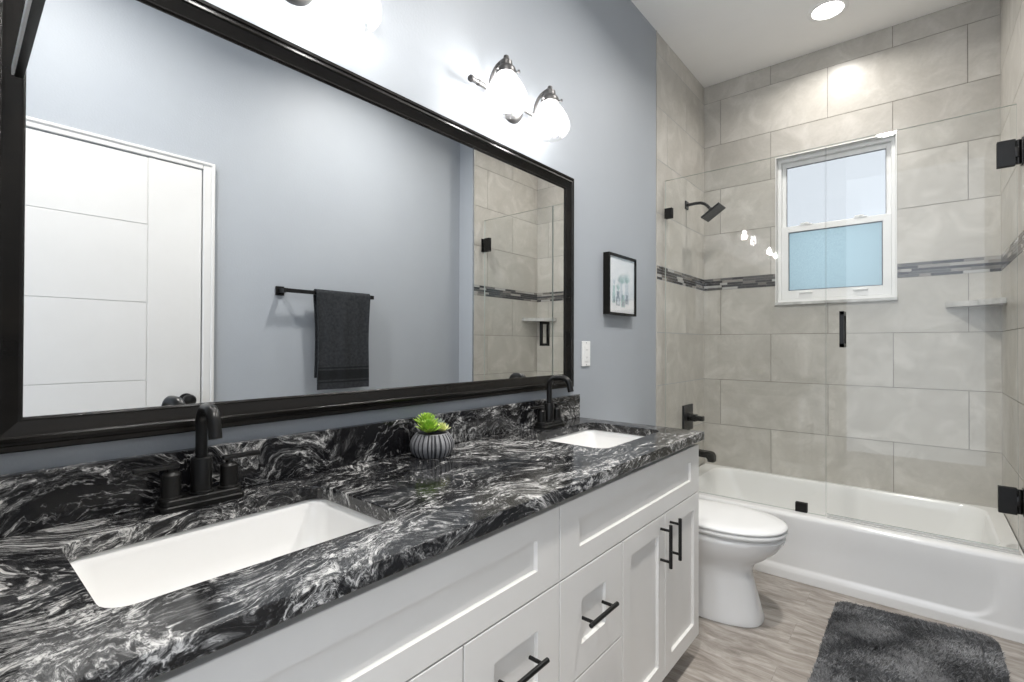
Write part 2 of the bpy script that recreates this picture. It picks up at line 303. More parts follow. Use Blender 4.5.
# ------------------------------------------------------------------ room shell
YT, YB, W = 2.682, 3.4915, 1.480
WX0, WX1, WZ0, WZ1 = .457, 1.060, 1.416, 2.348     # window opening
RX, NY = 1.64, -.80                                 # painted right wall; the room stays open behind the camera
struct(obj('floor', B((-.12, NY-.1, -.06), (RX+.12, YB+.12, 0)), 'wood_plank'))
struct(obj('ceiling', B((-.12, NY-.1, HC), (RX+.12, YB+.25, HC+.08)), 'ceiling_paint'))
struct(obj('wall_left', B((-.12, NY-.1, 0), (0, YB+.12, HC)), 'wall_paint'))
struct(obj('wall_right', B((RX, NY-.1, 0), (RX+.12, YB+.12, HC)), 'wall_paint'))
struct(obj('wall_side', B((0, -.11, 0), (.62, .008, HC)), 'wall_paint'))          # short wall the vanity butts against
struct(obj('wall_wing', B((W+.010, YT, 0), (RX, YB+.12, HC)), 'wall_paint'))      # wing wall beside the tub
bm = bmesh.new(); yb0, yb1 = YB+.010, YB+.20
box(bm, (0, yb0, 0), (WX0-.006, yb1, HC)); box(bm, (WX1+.006, yb0, 0), (W+.01, yb1, HC))
box(bm, (WX0-.006, yb0, 0), (WX1+.006, yb1, WZ0-.006)); box(bm, (WX0-.006, yb0, WZ1+.006), (WX1+.006, yb1, HC))
struct(obj('wall_back', bm, 'grout'))

# tiled surfaces: rows of large tiles in running bond, mosaic band, rows again; every tile slightly raised over the grout
ZS0, ZS1, TH_, G = 1.530, 1.608, .308, .0034
rows = []
z = ZS0; k = 0
while z > .28: rows.append((max(z-TH_, .27), z, k % 2)); z -= TH_; k += 1
z = ZS1; k = 1
while z < HC: rows.append((z, min(z+TH_, HC), k % 2)); z += TH_; k += 1
def tiled(name, P, u0, u1, phase, hole=None, depth=.008):
    """P(u,z,d) -> point, d = distance in front of the finished face (0) into the wall (negative)."""
    bm = bmesh.new(); lay = bm.loops.layers.color.new('tile')
    def slab(a0, a1, b0, b1, d0, d1, col, mi):
        v = [bm.verts.new(P(u, zz, d)) for u in (a0, a1) for zz in (b0, b1) for d in (d0, d1)]
        for f in ((0, 1, 3, 2), (4, 6, 7, 5), (0, 4, 5, 1), (2, 3, 7, 6), (0, 2, 6, 4), (1, 5, 7, 3)):
            g = bm.faces.new([v[i] for i in f]); g.material_index = mi
            for l in g.loops: l[lay] = col
    def tile(a0, a1, b0, b1, col, mi, g=G):
        a0 = a0+g/2; a1 = a1-g/2; b0 += g/2; b1 -= g/2
        a0 = max(a0, u0); a1 = min(a1, u1)
        if a1-a0 < .004: return
        if hole and not (a1 <= hole[0] or a0 >= hole[1] or b1 <= hole[2] or b0 >= hole[3]):
            if a0 < hole[0]: slab(a0, hole[0], b0, b1, -depth, 0, col, mi)
            if a1 > hole[1]: slab(hole[1], a1, b0, b1, -depth, 0, col, mi)
            m0, m1 = max(a0, hole[0]), min(a1, hole[1])
            if b1 > hole[3]: slab(m0, m1, hole[3], b1, -depth, 0, col, mi)
            if b0 < hole[2]: slab(m0, m1, b0, hole[2], -depth, 0, col, mi)
        else: slab(a0, a1, b0, b1, -depth, 0, col, mi)
    # grout bed
    def bed(a0, a1, b0, b1): slab(a0, a1, b0, b1, -depth-.002, -.0022, (.5, .5, .5, 1), 2)
    if hole:
        bed(u0, hole[0], .27, HC); bed(hole[1], u1, .27, HC); bed(hole[0], hole[1], .27, hole[2]); bed(hole[0], hole[1], hole[3], HC)
    else: bed(u0, u1, .27, HC)
    for z0, z1, t in rows:
        u = phase+(.312 if t else 0)-2*.6235
        while u < u1:
            if u+.6235 > u0: tile(u, u+.6235, z0, z1, (random.random(), random.random(), random.random(), 1), 0)
            u += .6235
    n = 5; h = (ZS1-ZS0)/n
    for i in range(n):
        u = u0-random.random()*.1
        while u < u1:
            wd = random.choice((.048, .075, .10, .13)); 
            if u+wd > u0: tile(u, u+wd, ZS0+i*h, ZS0+(i+1)*h, (random.random(), 0, 0, 1), 1, .0016)
            u += wd
    o = obj(name, bm, ['tile_stone', 'mosaic', 'grout']); return struct(o)
tiled('wall_tile_back', lambda u, z, d: (u, YB-d, z), 0, W, .112, (WX0, WX1, WZ0, WZ1))
tiled('wall_tile_left', lambda u, z, d: (.001+d, u, z), YT, YB-.0005, 2.524)
tiled('wall_tile_right', lambda u, z, d: (W-d, u, z), YT, YB-.0005, 2.524)
for o in (bpy.data.objects['wall_left'],): pass
bm = bmesh.new(); box(bm, (-.002, YT-.004, .0), (.0045, YT, HC)); struct(obj('trim_1', bm, 'tile_stone'))
bm = bmesh.new(); box(bm, (W-.003, YT-.004, 0), (W+.010, YT, HC)); struct(obj('trim_2', bm, 'steel'))
# tile surround returns of the window opening + sill
bm = bmesh.new(); e_ = .006
box(bm, (WX0-e_, YB-.004, WZ0-.006), (WX0, YB+.075, WZ1+e_)); box(bm, (WX1, YB-.004, WZ0-.006), (WX1+e_, YB+.075, WZ1+e_)); box(bm, (WX0, YB-.004, WZ1), (WX1, YB+.075, WZ1+e_))
struct(obj('trim_3', bm, 'white_paint'))
struct(obj('trim_4', B((WX0-.008, YB-.018, WZ0-.012), (WX1+.008, YB+.075, WZ0+.006), .002), 'pale_marble'))
# baseboards
def base(name, lo, hi):
    struct(obj(name, B(lo, hi, .003), 'white_paint'))
base('baseboard_left', (0.0, 1.86, 0), (.014, 2.70, .11)); base('baseboard_right', (RX-.014, 1.0, 0), (RX, YT, .11)); 
base('baseboard_wing', (W+.012, YT-.014, 0), (RX-.015, YT, .11))

# ------------------------------------------------------------------ window (single hung, white vinyl)
win = thing('window_1', '', 'window', (.76, YB+.07, WZ0)); del win['label']; del win['category']; win['kind'] = 'structure'
y0, y1 = YB+.035, YB+.10
def framebm(x0, x1, z0, z1, w_, ya, yb, wb=None, wt=None, bev=.003):
    bm = bmesh.new(); wb = wb or w_; wt = wt or w_
    box(bm, (x0, ya, z0), (x0+w_, yb, z1), bev); box(bm, (x1-w_, ya, z0), (x1, yb, z1), bev)
    box(bm, (x0+w_-.002, ya, z0), (x1-w_+.002, yb, z0+wb), bev); box(bm, (x0+w_-.002, ya, z1-wt), (x1-w_+.002, yb, z1), bev); return bm
ZM = 1.888
obj('window_frame', framebm(WX0+.001, WX1-.001, WZ0+.007, WZ1-.001, .020, y0, y1), 'vinyl', win)
up = obj('upper_sash', framebm(WX0+.021, WX1-.021, ZM-.01, WZ1-.022, .024, y0+.030, y0+.058, .030, .030), 'vinyl', win)
obj('pane', B((WX0+.045, y0+.042, ZM+.02), (WX1-.045, y0+.047, WZ1-.052)), 'window_glass', up)
obj('gasket', framebm(WX0+.045, WX1-.045, ZM+.020, WZ1-.052, .003, y0+.034, y0+.042, bev=0), 'gasket', up)
lo_ = obj('lower_sash', framebm(WX0+.021, WX1-.021, WZ0+.027, ZM+.020, .040, y0+.002, y0+.029, .055, .038), 'vinyl', win)
obj('pane', B((WX0+.061, y0+.013, WZ0+.082), (WX1-.061, y0+.018, ZM-.018)), 'frosted_glass', lo_)
obj('gasket', framebm(WX0+.061, WX1-.061, WZ0+.082, ZM-.018, .004, y0+.004, y0+.013, bev=0), 'gasket', lo_)
for x in (.615, .895):
    bm = bmesh.new(); box(bm, (x-.036, y0-.010, WZ0+.062), (x+.036, y0+.003, WZ0+.069), .002); obj('sash_lift', bm, 'vinyl', lo_)
    bm = bmesh.new(); box(bm, (x-.032, y0-.002, ZM+.018), (x+.032, y0+.024, ZM+.026), .003); lathe(bm, (x, y0+.010, ZM+.026), [(.016, 0), (.016, .006), (.012, .009)], seg=16); box(bm, (x-.030, y0+.004, ZM+.028), (x+.002, y0+.013, ZM+.035), .002)
    obj('sash_lock', bm, 'vinyl', lo_)
# ------------------------------------------------------------------ door on the right wall (seen in the mirror)
dr = thing('door_1', '', 'door', (RX, .5, 0)); del dr['label']; del dr['category']; dr['kind'] = 'structure'
DY0, DY1, DZ = .115, .878, 2.022
bm = bmesh.new(); xf = RX-.012
zz = [.01, .251, .616, .977, 1.340, 1.706, DZ]; gv = .0035
for i in range(len(zz)-1): box(bm, (xf, DY0+.10+gv, zz[i]+gv/2), (RX+.002, .655-gv/2, zz[i+1]-gv/2), .0012)
box(bm, (xf, .655+gv/2, .01), (RX+.002, DY1, DZ), .0012); box(bm, (xf, DY0, .01), (RX+.002, DY0+.10, DZ), .0012); box(bm, (xf+.003, DY0+.002, .012), (RX+.001, DY1-.002, DZ-.002))
obj('door_panel', bm, 'door_paint', dr)
bm = bmesh.new()
for ya, yb_ in ((DY1+.006, DY1+.050), (DY0-.058, DY0-.006)):
    box(bm, (RX-.018, ya, 0), (RX+.001, yb_, DZ+.044), .004); box(bm, (RX-.024, ya+(.036 if ya > .5 else 0), 0), (RX-.010, ya+(.052 if ya > .5 else .016), DZ+.044), .004)
box(bm, (RX-.018, DY0-.006, DZ+.006), (RX+.001, DY1+.006, DZ+.044), .004); box(bm, (RX-.024, DY0-.058, DZ+.030), (RX-.010, DY1+.050, DZ+.044), .004)
obj('door_casing', bm, 'door_paint', dr)
bm = bmesh.new(); lathe(bm, (xf, .815, .872), [(.032, 0), (.032, .006), (.012, .010), (.011, .030), (.022, .036), (.029, .046), (.030, .056), (.025, .066), (.012, .071)], axis=(-1, 0, 0), seg=28)
obj('door_knob', bm, 'black_metal', dr, smooth=True)

# ------------------------------------------------------------------ recessed downlight over the tub and two added fill lights
spots = ['recessed ceiling downlight above the bathtub', 'fill light added on the ceiling in the middle of the room', 'fill light added on the ceiling beside the near sink']
for (x, y), lb in zip(DOWN, spots):
    t = thing('downlight_and_fill', 'round white '+lb, 'ceiling light', (x, y, HC), 'recessed downlights')
    bm = bmesh.new(); lathe(bm, (x, y, HC), [(.095, 0), (.095, -.004), (.088, -.008), (.074, -.006), (.070, -.001), (.070, .0)], seg=40, cap0=False, cap1=False); obj('trim_ring', bm, 'ceiling_paint', t, smooth=True)
    bm = bmesh.new(); lathe(bm, (x, y, HC-.001), [(.0695, 0), (.0695, -.006)], seg=40); obj('lens', bm, 'lens', t)

# ------------------------------------------------------------------ framed mirror
MY0, MY1, MZ0, MZ1 = .046, 1.782, .968, 1.866
mir = thing('wall_mirror', 'very wide wall mirror in a stepped black frame above the double vanity', 'mirror', (0, (MY0+MY1)/2, MZ0))
prof = [(0, .001), (0, .018), (.003, .022), (.010, .022), (.012, .019), (.016, .019), (.018, .024), (.024, .026), (.027, .022), (.031, .021), (.040, .018), (.050, .0145), (.053, .0145), (.056, .011), (.057, .006), (.057, .001)]
def rectring(ins, h): return [(h, MY0+ins, MZ0+ins), (h, MY1-ins, MZ0+ins), (h, MY1-ins, MZ1-ins), (h, MY0+ins, MZ1-ins)]
bm = bmesh.new(); loft(bm, [rectring(a_, h) for a_, h in prof], False, False)
obj('frame', bm, 'frame_black', mir)
obj('glass', B((.001, MY0+.050, MZ0+.050), (.008, MY1-.050, MZ1-.050)), 'mirror_glass', mir)

# ------------------------------------------------------------------ vanity
CT, CB = .832, .802
X1, Y0, Y1 = .555, .010, 1.832
XF = .538                                   # cabinet face
van = thing('vanity_cabinet', 'long white shaker vanity cabinet under the granite worktop', 'cabinet', (.27, .92, 0))
bm = bmesh.new(); CY0, CY1 = .014, 1.822
box(bm, (.012, CY1-.018, .09), (XF-.021, CY1, CB-.002)); box(bm, (.012, CY0, .09), (XF-.021, CY0+.018, CB-.002)); box(bm, (.012, CY1-.020, 0), (.45, CY1-.002, .10)); box(bm, (.012, CY0, 0), (.45, CY0+.018, .10))
box(bm, (.012, CY0+.018, .10), (XF-.022, CY1-.018, .118)); box(bm, (XF-.036, CY0+.018, .118), (XF-.022, CY1-.018, CB-.002)); box(bm, (.45, CY0+.018, 0), (.465, CY1-.018, .10))
box(bm, (.012, CY0+.018, .118), (.02, CY1-.018, CB-.002))
obj('body', bm, 'cabinet_paint', van)
def shaker(name, y0, y1, z0, z1, st, parent, lab=None):
    g = .0016; y0 += g; y1 -= g; z0 += g; z1 -= g; bm = bmesh.new(); xb = XF-.020; b_ = .0012
    sy, sz = st
    # one frame with mitred look: four rails meeting a recessed panel with a small sloped lip
    o_ = [(y0, z0), (y1, z0), (y1, z1), (y0, z1)]
    def rg(i_, x, j_=None): j_ = i_ if j_ is None else j_; return [(x, y0+i_, z0+j_), (x, y1-i_, z0+j_), (x, y1-i_, z1-j_), (x, y0+i_, z1-j_)]
    loft(bm, [rg(0, xb), rg(0, XF-b_), rg(b_, XF), rg(sy, XF, sz), rg(sy+.0015, XF-.009, sz+.0015)], True, True)
    o = obj(name, bm, 'cabinet_paint', parent)
    if lab: o['label'] = lab
    return o
def pull(parent, c, axis, half, cc):
    bm = bmesh.new(); c = Vector(c); ax = Vector(axis); xo = XF+.033
    lathe(bm, c+Vector((xo-c.x, 0, 0))-ax*half, [(.0045, 0), (.0055, .001), (.0055, 2*half-.001), (.0045, 2*half)], axis=ax, seg=16)
    for s in (-1, 1):
        p = Vector((XF-.001, c.y, c.z))+ax*cc*s; tube(bm, [p, p+Vector((.034, 0, 0))], .0042, 12)
    obj('handle', bm, 'black_metal', parent, smooth=True)
ZT, ZF, ZD, ZB = .786, .613, .357, .088
DV = .918
for y0, y1, lb in ((CY0, DV, 'false drawer front under the near sink'), (DV, CY1, 'false drawer front under the far sink')): shaker('false_front', y0, y1, ZF, ZT, (.082, .052), van)
for y0, y1 in ((.616, DV), (DV, 1.222)):
    for z0, z1 in ((ZD, ZF), (ZB, ZD)):
        d_ = shaker('drawer', y0, y1, z0, z1, (.092 if y0 > .9 else .080, .072), van)
        pull(d_, (XF, (y0+y1)/2-.006, (z0+z1)/2+.006 if y0 > .9 else (z0+z1)/2+.012), (0, 1, 0), .066, .048)
for y0, y1, hy in ((.014, .316, .278), (.316, .616, .354), (1.222, 1.513, 1.476), (1.513, 1.822, 1.552)):
    d_ = shaker('door', y0, y1, ZB, ZF, (.050, .055), van)
    pull(d_, (XF, hy, .525), (0, 0, 1), .067, .048)

# worktop with two rounded cut-outs
def slab_holes(outer, holes, z0, z1):
    bm = bmesh.new(); loops = []
    for P in [outer]+holes:
        V = [bm.verts.new((p[0], p[1], z1)) for p in P]; E = [bm.edges.new((V[i], V[(i+1) % len(V)])) for i in range(len(V))]; loops.append(V)
    r_ = bmesh.ops.triangle_fill(bm, edges=bm.edges[:], use_beauty=True, use_dissolve=False)
    fs = bm.faces[:]; top = {}
    for V in loops:
        low = [bm.verts.new((v.co.x, v.co.y, z0)) for v in V]
        for a_, b_ in zip(V, low): top[a_] = b_
        n = len(V)
        for i in range(n): bm.faces.new((V[i], V[(i+1) % n], low[(i+1) % n], low[i]))
    for f in fs: bm.faces.new([top[v] for v in reversed(f.verts)])
    return bm
H1 = (.120, .428, .134, .570); H2 = (.118, .428, 1.318, 1.745)
bm = slab_holes([(0.0015, Y0, 0), (X1, Y0, 0), (X1, Y1, 0), (0.0015, Y1, 0)], [rrect(*H1, .035, 0), rrect(*H2, .035, 0)], CB, CT)
ct = obj('granite_worktop', bm, 'granite'); 
md = ct.modifiers.new('b', 'BEVEL'); md.width = .0025; md.segments = 2; md.limit_method = 'ANGLE'; md.angle_limit = math.radians(60)
tag(ct, 'black granite worktop with white swirls and two sink cut-outs', 'worktop')
sp_ = obj('granite_backsplash', B((.0015, Y0, CT+.0004), (.021, Y1, .932), .0015), 'granite_splash'); tag(sp_, 'low black granite backsplash strip along the wall behind the worktop', 'backsplash')
# undermount sinks
def sink(h, label):
    x0, x1, y0, y1 = h; e = .012
    t = thing('undermount_sink', label, 'sink', ((x0+x1)/2, (y0+y1)/2, CB-.15), 'undermount sinks')
    bm = bmesh.new(); R = []
    zt = CB-.0006
    for ins, z_, r_ in ((-.028, zt, .06), (-.006, zt, .04), (-.004, zt-.003, .04), (.0, zt-.02, .042), (.004, zt-.07, .045), (.012, zt-.105, .05), (.035, zt-.128, .05), (.07, zt-.136, .05), (.12, zt-.139, .03)):
        R.append(rrect(x0+ins, x1-ins, y0+ins, y1-ins, r_, z_, 8))
    loft(bm, R, False, False)
    # close around the drain, then the outer shell
    cx, cy = (x0+x1)/2, (y0+y1)/2; n = len(R[0])
    dr_ = [(cx+.024*math.cos(math.atan2(p[1]-cy, p[0]-cx)), cy+.024*math.sin(math.atan2(p[1]-cy, p[0]-cx)), zt-.142) for p in R[-1]]
    loft(bm, [R[-1], dr_], False, False)
    Ro = [rrect(x0+i_, x1-i_, y0+i_, y1-i_, r_, z_, 8) for i_, z_, r_ in ((-.028, zt, .06), (-.028, zt-.010, .06), (-.012, zt-.014, .05), (-.006, zt-.10, .05), (.03, zt-.15, .05))]
    loft(bm, Ro, False, True)
    bmesh.ops.remove_doubles(bm, verts=bm.verts[:], dist=1e-5)
    obj('basin', bm, 'porcelain', t, smooth=50)
    bm = bmesh.new(); lathe(bm, (cx, cy, zt-.1425), [(.028, 0), (.028, .002), (.024, .004), (.017, .003), (.016, .007), (.006, .009)], seg=24); obj('drain', bm, 'black_metal', t, smooth=True)
sink(H1, 'white rectangular undermount sink nearest the camera'); sink(H2, 'white rectangular undermount sink at the far end near the toilet')

# centreset faucets, matt black
def faucet(cy, cx, label, rot):
    t = thing('faucet', label, 'faucet', (cx, cy, CT), 'black centreset faucets')
    bm = bmesh.new()
    for i_, (e, z0, z1) in enumerate(((0, .0004, .011), (-.004, .011, .022))):
        P = lambda z_, q=0: rrect(cx-.027-e+q, cx+.027+e-q, cy-.074-e+q, cy+.074+e-q, .012, CT+z_, 6)
        loft(bm, [P(z0), P(z1-.002), P(z1, .002)])
    obj('base_plate', bm, 'black_metal', t, smooth=40)
    bm = bmesh.new(); lathe(bm, (cx, cy, CT+.021), [(.022, 0), (.022, .004), (.0185, .006), (.0185, .068), (.0165, .071), (.0105, .072)], seg=28); obj('body', bm, 'black_metal', t, smooth=40)
    bm = bmesh.new(); zt = CT+.157; R_ = .034; pts = [(cx, cy, CT+.088), (cx, cy, zt)]
    pts += [(cx+R_-R_*math.cos(a), cy, zt+R_*math.sin(a)) for a in [PI/2*k/7 for k in range(1, 8)]]
    pts += [(cx+R_+.022, cy, zt+R_)] + [(cx+R_+.022+.030*math.sin(a), cy, zt+R_-.030+.030*math.cos(a)) for a in [PI/2*.92*k/6 for k in range(1, 7)]]
    e_ = Vector(pts[-1]); d_ = (e_-Vector(pts[-2])).normalized(); pts.append(tuple(e_+d_*.026)); pts = [(cx+(p[0]-cx)*math.cos(rot), cy+(p[0]-cx)*math.sin(rot), p[2]) for p in pts]
    tube(bm, pts, [.0105]*2+[.0105]*7+[.0108]+[.0112]*6+[.0115], 20); obj('spout', bm, 'black_metal', t, smooth=40)
    for s in (-1, 1):
        hy = cy+s*.051; bm = bmesh.new()
        lathe(bm, (cx, hy, CT+.021), [(.021, 0), (.021, .004), (.0165, .006), (.0165, .046), (.013, .050), (.007, .052), (.007, .060)], seg=28)
        vb = obj('valve_body', bm, 'black_metal', t, smooth=40)
        bm = bmesh.new(); box(bm, (cx-.008, hy-.013 if s > 0 else hy-.060, CT+.078), (cx+.008, hy+.060 if s > 0 else hy+.013, CT+.087), .003)
        bmesh.ops.rotate(bm, verts=bm.verts[:], cent=(cx, hy, CT+.08), matrix=Matrix.Rotation(-s*.0, 3, 'Z')); obj('lever', bm, 'black_metal', t, smooth=30)
    bm = bmesh.new(); tube(bm, [(cx-.0235, cy, CT+.022), (cx-.0235, cy, CT+.055)], .0025, 10); lathe(bm, (cx-.0235, cy, CT+.054), [(.0025, 0), (.005, .002), (.005, .008), (.003, .010)], seg=14); obj('lift_rod', bm, 'black_metal', t, smooth=True)
faucet(.350, .066, 'matt black two-handle faucet behind the near sink', -.07); faucet(1.537, .066, 'matt black two-handle faucet behind the far sink', .12)

# ------------------------------------------------------------------ succulent pot
px, py = .088, .930
t = thing('potted_succulent', 'small succulents in a round ribbed grey pot on the granite worktop', 'potted plant', (px, py, CT))
HP = .063
def pr_(z_): u = z_/HP; return .040+.0225*math.sin(PI*min(1, .10+u*.80))**.8 - .004*u
NS = 180; edges_ = []; k = 0
while k < NS: wd = random.choice((3, 4, 5, 6)); edges_.append((k, wd)); k += wd+random.choice((1, 1, 2))
ridge = [0]*NS
for s_, wd in edges_:
    for q_ in range(wd):
        if s_+q_ < NS: ridge[s_+q_] = 1
bm = bmesh.new(); zs = [.0005]+[HP*i/12 for i in range(1, 13)]
RG = [[(px+(pr_(z_)+(.0026 if ridge[k] else 0))*math.cos(2*PI*k/NS), py+(pr_(z_)+(.0026 if ridge[k] else 0))*math.sin(2*PI*k/NS), CT+z_) for k in range(NS)] for z_ in zs]
RG += [[(px+(pr_(HP)-i_)*math.cos(2*PI*k/NS), py+(pr_(HP)-i_)*math.sin(2*PI*k/NS), CT+z_) for k in range(NS)] for i_, z_ in ((.003, HP+.001), (.006, HP-.002), (.008, HP-.012))]
R_ = loft(bm, RG, True, False); bm.faces.ensure_lookup_table()
for i in range(len(RG)-1):
    for k in range(NS):
        f = bm.faces[i*NS+k]; f.material_index = 1 if (ridge[k] and ridge[(k+1) % NS] and i < 12) or i >= 12 else 0
obj('pot', bm, ['pot_dark', 'pot_grey'], t)
bm = bmesh.new(); lathe(bm, (px, py, CT+HP-.014), [(.042, 0), (.042, .004), (.03, .008), (.01, .010)], seg=24); obj('soil', bm, 'soil', t, smooth=True)
def rosette(c, rad, layers, matn, tilt=0, up=1.0, sd=0):
    rnd = random.Random(sd); bm = bmesh.new(); c = Vector(c)
    for li in range(layers):
        f_ = li/max(1, layers-1); nL = int(11-4*f_); el = math.radians(12+62*f_)*up; ln = rad*(1-.5*f_)
        for k in range(nL):
            az = 2*PI*(k+.5*(li % 2))/nL+rnd.uniform(-.1, .1); e2 = el+rnd.uniform(-.08, .08)
            d = Vector((math.cos(az)*math.cos(e2), math.sin(az)*math.cos(e2), math.sin(e2))); s_ = Vector((-math.sin(az), math.cos(az), 0)); n_ = d.cross(s_)*-1
            R = []
            for u, wd, th in ((0, .25, .10), (.3, .6, .13), (.6, .95, .12), (.82, .75, .09), (.95, .35, .05), (1.03, .04, .02)):
                p = c+d*(ln*u)+Vector((0, 0, 1))*(ln*.22*u*u)+Vector((0, 0, .004+f_*rad*.35))
                R.append([p+s_*(math.cos(q)*wd*ln*.20)+n_*(math.sin(q)*th*ln*.5) for q in [2*PI*i/7 for i in range(7)]])
            loft(bm, R)
    return obj('rosette', bm, matn, t, smooth=60)
zt = CT+HP+.002
rosette((px+.010, py-.022, zt), .038, 5, 'leaf_green', sd=1); rosette((px-.022, py-.004, zt+.012), .038, 5, 'leaf_green', up=1.2, sd=2)
rosette((px+.020, py+.020, zt-.002), .026, 4, 'leaf_yellow', sd=3); rosette((px-.012, py+.030, zt+.001), .030, 4, 'leaf_grey', up=1.1, sd=4); rosette((px-.030, py+.010, zt+.008), .024, 4, 'leaf_yellow', up=1.25, sd=5)

# ------------------------------------------------------------------ vanity wall lights
def vlight(cy, label):
    zb = 2.020
    t = thing('vanity_light', label, 'wall light', (0, cy, zb), 'two-globe vanity lights')
    bm = bmesh.new(); lathe(bm, (.0005, cy+.03, zb+.012), [(.062, 0), (.062, .006), (.055, .016), (.040, .022), (.014, .026), (.012, .034)], axis=(1, 0, 0), seg=36); obj('backplate', bm, 'bronze', t, smooth=40)
    bm = bmesh.new(); xb = .038; tube(bm, [(xb, cy-.208, zb), (xb, cy+.208, zb)], .0085, 14)
    for s in (-1, 1): lathe(bm, (xb, cy+s*.208, zb), [(.0085, -.03), (.0105, -.029), (.0105, -.022), (.0085, -.02), (.0085, 0), (.010, .002), (.0125, .009), (.010, .016), (.004, .019)], axis=(0, s, 0), seg=18)
    tube(bm, [(.026, cy+.03, zb+.008), (xb, cy+.03, zb)], .010, 12); obj('crossbar', bm, 'bronze', t, smooth=40)
    for s in (-1, 1):
        gy = cy+s*.125; gx = .110; zt = zb+.071; ga = gy
        bm = bmesh.new(); pts = []
        for k in range(13):
            a = PI*.5*k/12; pts.append((gx-(gx-xb)*math.cos(a)**.9 if k < 12 else gx, gy, zb+(zt+.008-zb)*math.sin(a)**.8))
        tube(bm, pts, .0062, 12); obj('arm', bm, 'bronze', t, smooth=True)
        bm = bmesh.new(); lathe(bm, (gx, gy, zt), [(.004, .020), (.009, .016), (.010, .008), (.013, .004), (.020, -.002), (.022, -.018), (.031, -.026), (.034, -.034), (.034, -.046), (.030, -.046)], seg=28)
        for q in range(3):
            a = 2*PI*q/3+.5; p = Vector((gx+.033*math.cos(a), gy+.033*math.sin(a), zt-.039)); d = Vector((math.cos(a), math.sin(a), 0)); lathe(bm, p, [(.0025, 0), (.0025, .006), (.0055, .007), (.0055, .012), (.003, .014)], axis=d, seg=12)
        obj('socket_cup', bm, 'bronze', t, smooth=40)
        bm = bmesh.new(); z0 = zt-.042
        pf = [(.028, 0), (.031, -.006), (.040, -.018), (.053, -.036), (.064, -.056), (.072, -.076), (.074, -.092), (.071, -.105), (.061, -.120), (.047, -.129), (.043, -.132)]
        lathe(bm, (gx, gy, z0), pf, seg=96, cap0=False, cap1=False, fn=lambda a: 1+.018*math.cos(a*24))
        o = obj('glass_shade', bm, 'shade_glass', t, smooth=60); md = o.modifiers.new('s', 'SOLIDIFY'); md.thickness = .0025
        bm = bmesh.new(); lathe(bm, (gx, gy, z0), [(.011, .004), (.012, -.012), (.016, -.028), (.021, -.042), (.022, -.054), (.019, -.066), (.010, -.074), (.001, -.076)], seg=14); obj('bulb', bm, 'bulb', t, smooth=True)
vlight(.522, 'bronze wall light with ribbed glass shades above the near half of the mirror'); vlight(1.350, 'bronze wall light with two ribbed glass shades above the far half of the mirror')

# ------------------------------------------------------------------ small framed print, switch plate
fy0, fy1, fz0, fz1 = 2.068, 2.356, 1.296, 1.592
t = thing('framed_print', 'small black framed print of plants in bottles hung on the blue wall', 'picture', (0, (fy0+fy1)/2, fz0))
bm = bmesh.new()
def fr_(i_, h): return [(h, fy0+i_, fz0+i_), (h, fy1-i_, fz0+i_), (h, fy1-i_, fz1-i_), (h, fy0+i_, fz1-i_)]
loft(bm, [fr_(0, .0015), fr_(0, .034), fr_(.001, .035), fr_(.009, .035), fr_(.010, .034), fr_(.010, .010), fr_(.0, .0015)], False, False); obj('frame', bm, 'frame_black', t)
obj('sheet', B((.022, fy0+.012, fz0+.012), (.026, fy1-.012, fz1-.012)), 'paper', t)
bm = bmesh.new()
def flat(P, mi, x): 
    v = [bm.verts.new((x, y, z)) for y, z in P]; w_ = [bm.verts.new((x-.0004, y, z)) for y, z in P]; n = len(P)
    f = bm.faces.new(v); f.material_index = mi; f = bm.faces.new(list(reversed(w_))); f.material_index = mi
    for i in range(n): g = bm.faces.new((v[i], w_[i], w_[(i+1) % n], v[(i+1) % n])); g.material_index = mi
def bottle(cy, z0, w_, h, mi, x):
    nk = w_*.34; P = [(cy-w_*.42, z0), (cy-w_*.5, z0+h*.06), (cy-w_*.5, z0+h*.52), (cy-w_*.3, z0+h*.68), (cy-nk, z0+h*.76), (cy-nk, z0+h*.95), (cy-nk*1.25, z0+h)]
    flat(P+[(2*cy-a_, b_) for a_, b_ in reversed(P)], mi, x)
for cy, z0, w_, h, mi in ((2.128, 1.352, .030, .085, 1), (2.170, 1.342, .042, .070, 0), (2.222, 1.336, .044, .062, 1), (2.262, 1.350, .050, .105, 2), (2.205, 1.372, .026, .080, 2)): bottle(cy, z0, w_, h, mi, .0266)
for cy, z0, w_, h, mi in ((2.128, 1.356, .014, .030, 0), (2.172, 1.347, .026, .028, 2), (2.222, 1.340, .028, .026, 0), (2.262, 1.355, .030, .045, 0)): bottle(cy, z0, w_, h, mi, .0271)
for bx_, bz_, n, L_, mi in ((2.205, 1.452, 9, .050, 1), (2.262, 1.455, 7, .058, 1), (2.170, 1.412, 5, .040, 1), (2.128, 1.437, 4, .036, 2)):
    for k in range(n):
        a = PI/2+(k-(n-1)/2)*.30; d = (math.cos(a), math.sin(a)); s_ = (-d[1], d[0]); wd = .0030
        flat([(bx_, bz_), (bx_+d[0]*L_*.5+s_[0]*wd, bz_+d[1]*L_*.5+s_[1]*wd), (bx_+d[0]*L_, bz_+d[1]*L_), (bx_+d[0]*L_*.5-s_[0]*wd, bz_+d[1]*L_*.5-s_[1]*wd)], mi, .0276+.00005*k)
obj('drawing', bm, ['ink_grey', 'ink_green', 'ink_pale'], t)
obj('glazing', B((.0300, fy0+.0142, fz0+.0142), (.0312, fy1-.0142, fz1-.0142)), 'art_glass', t)

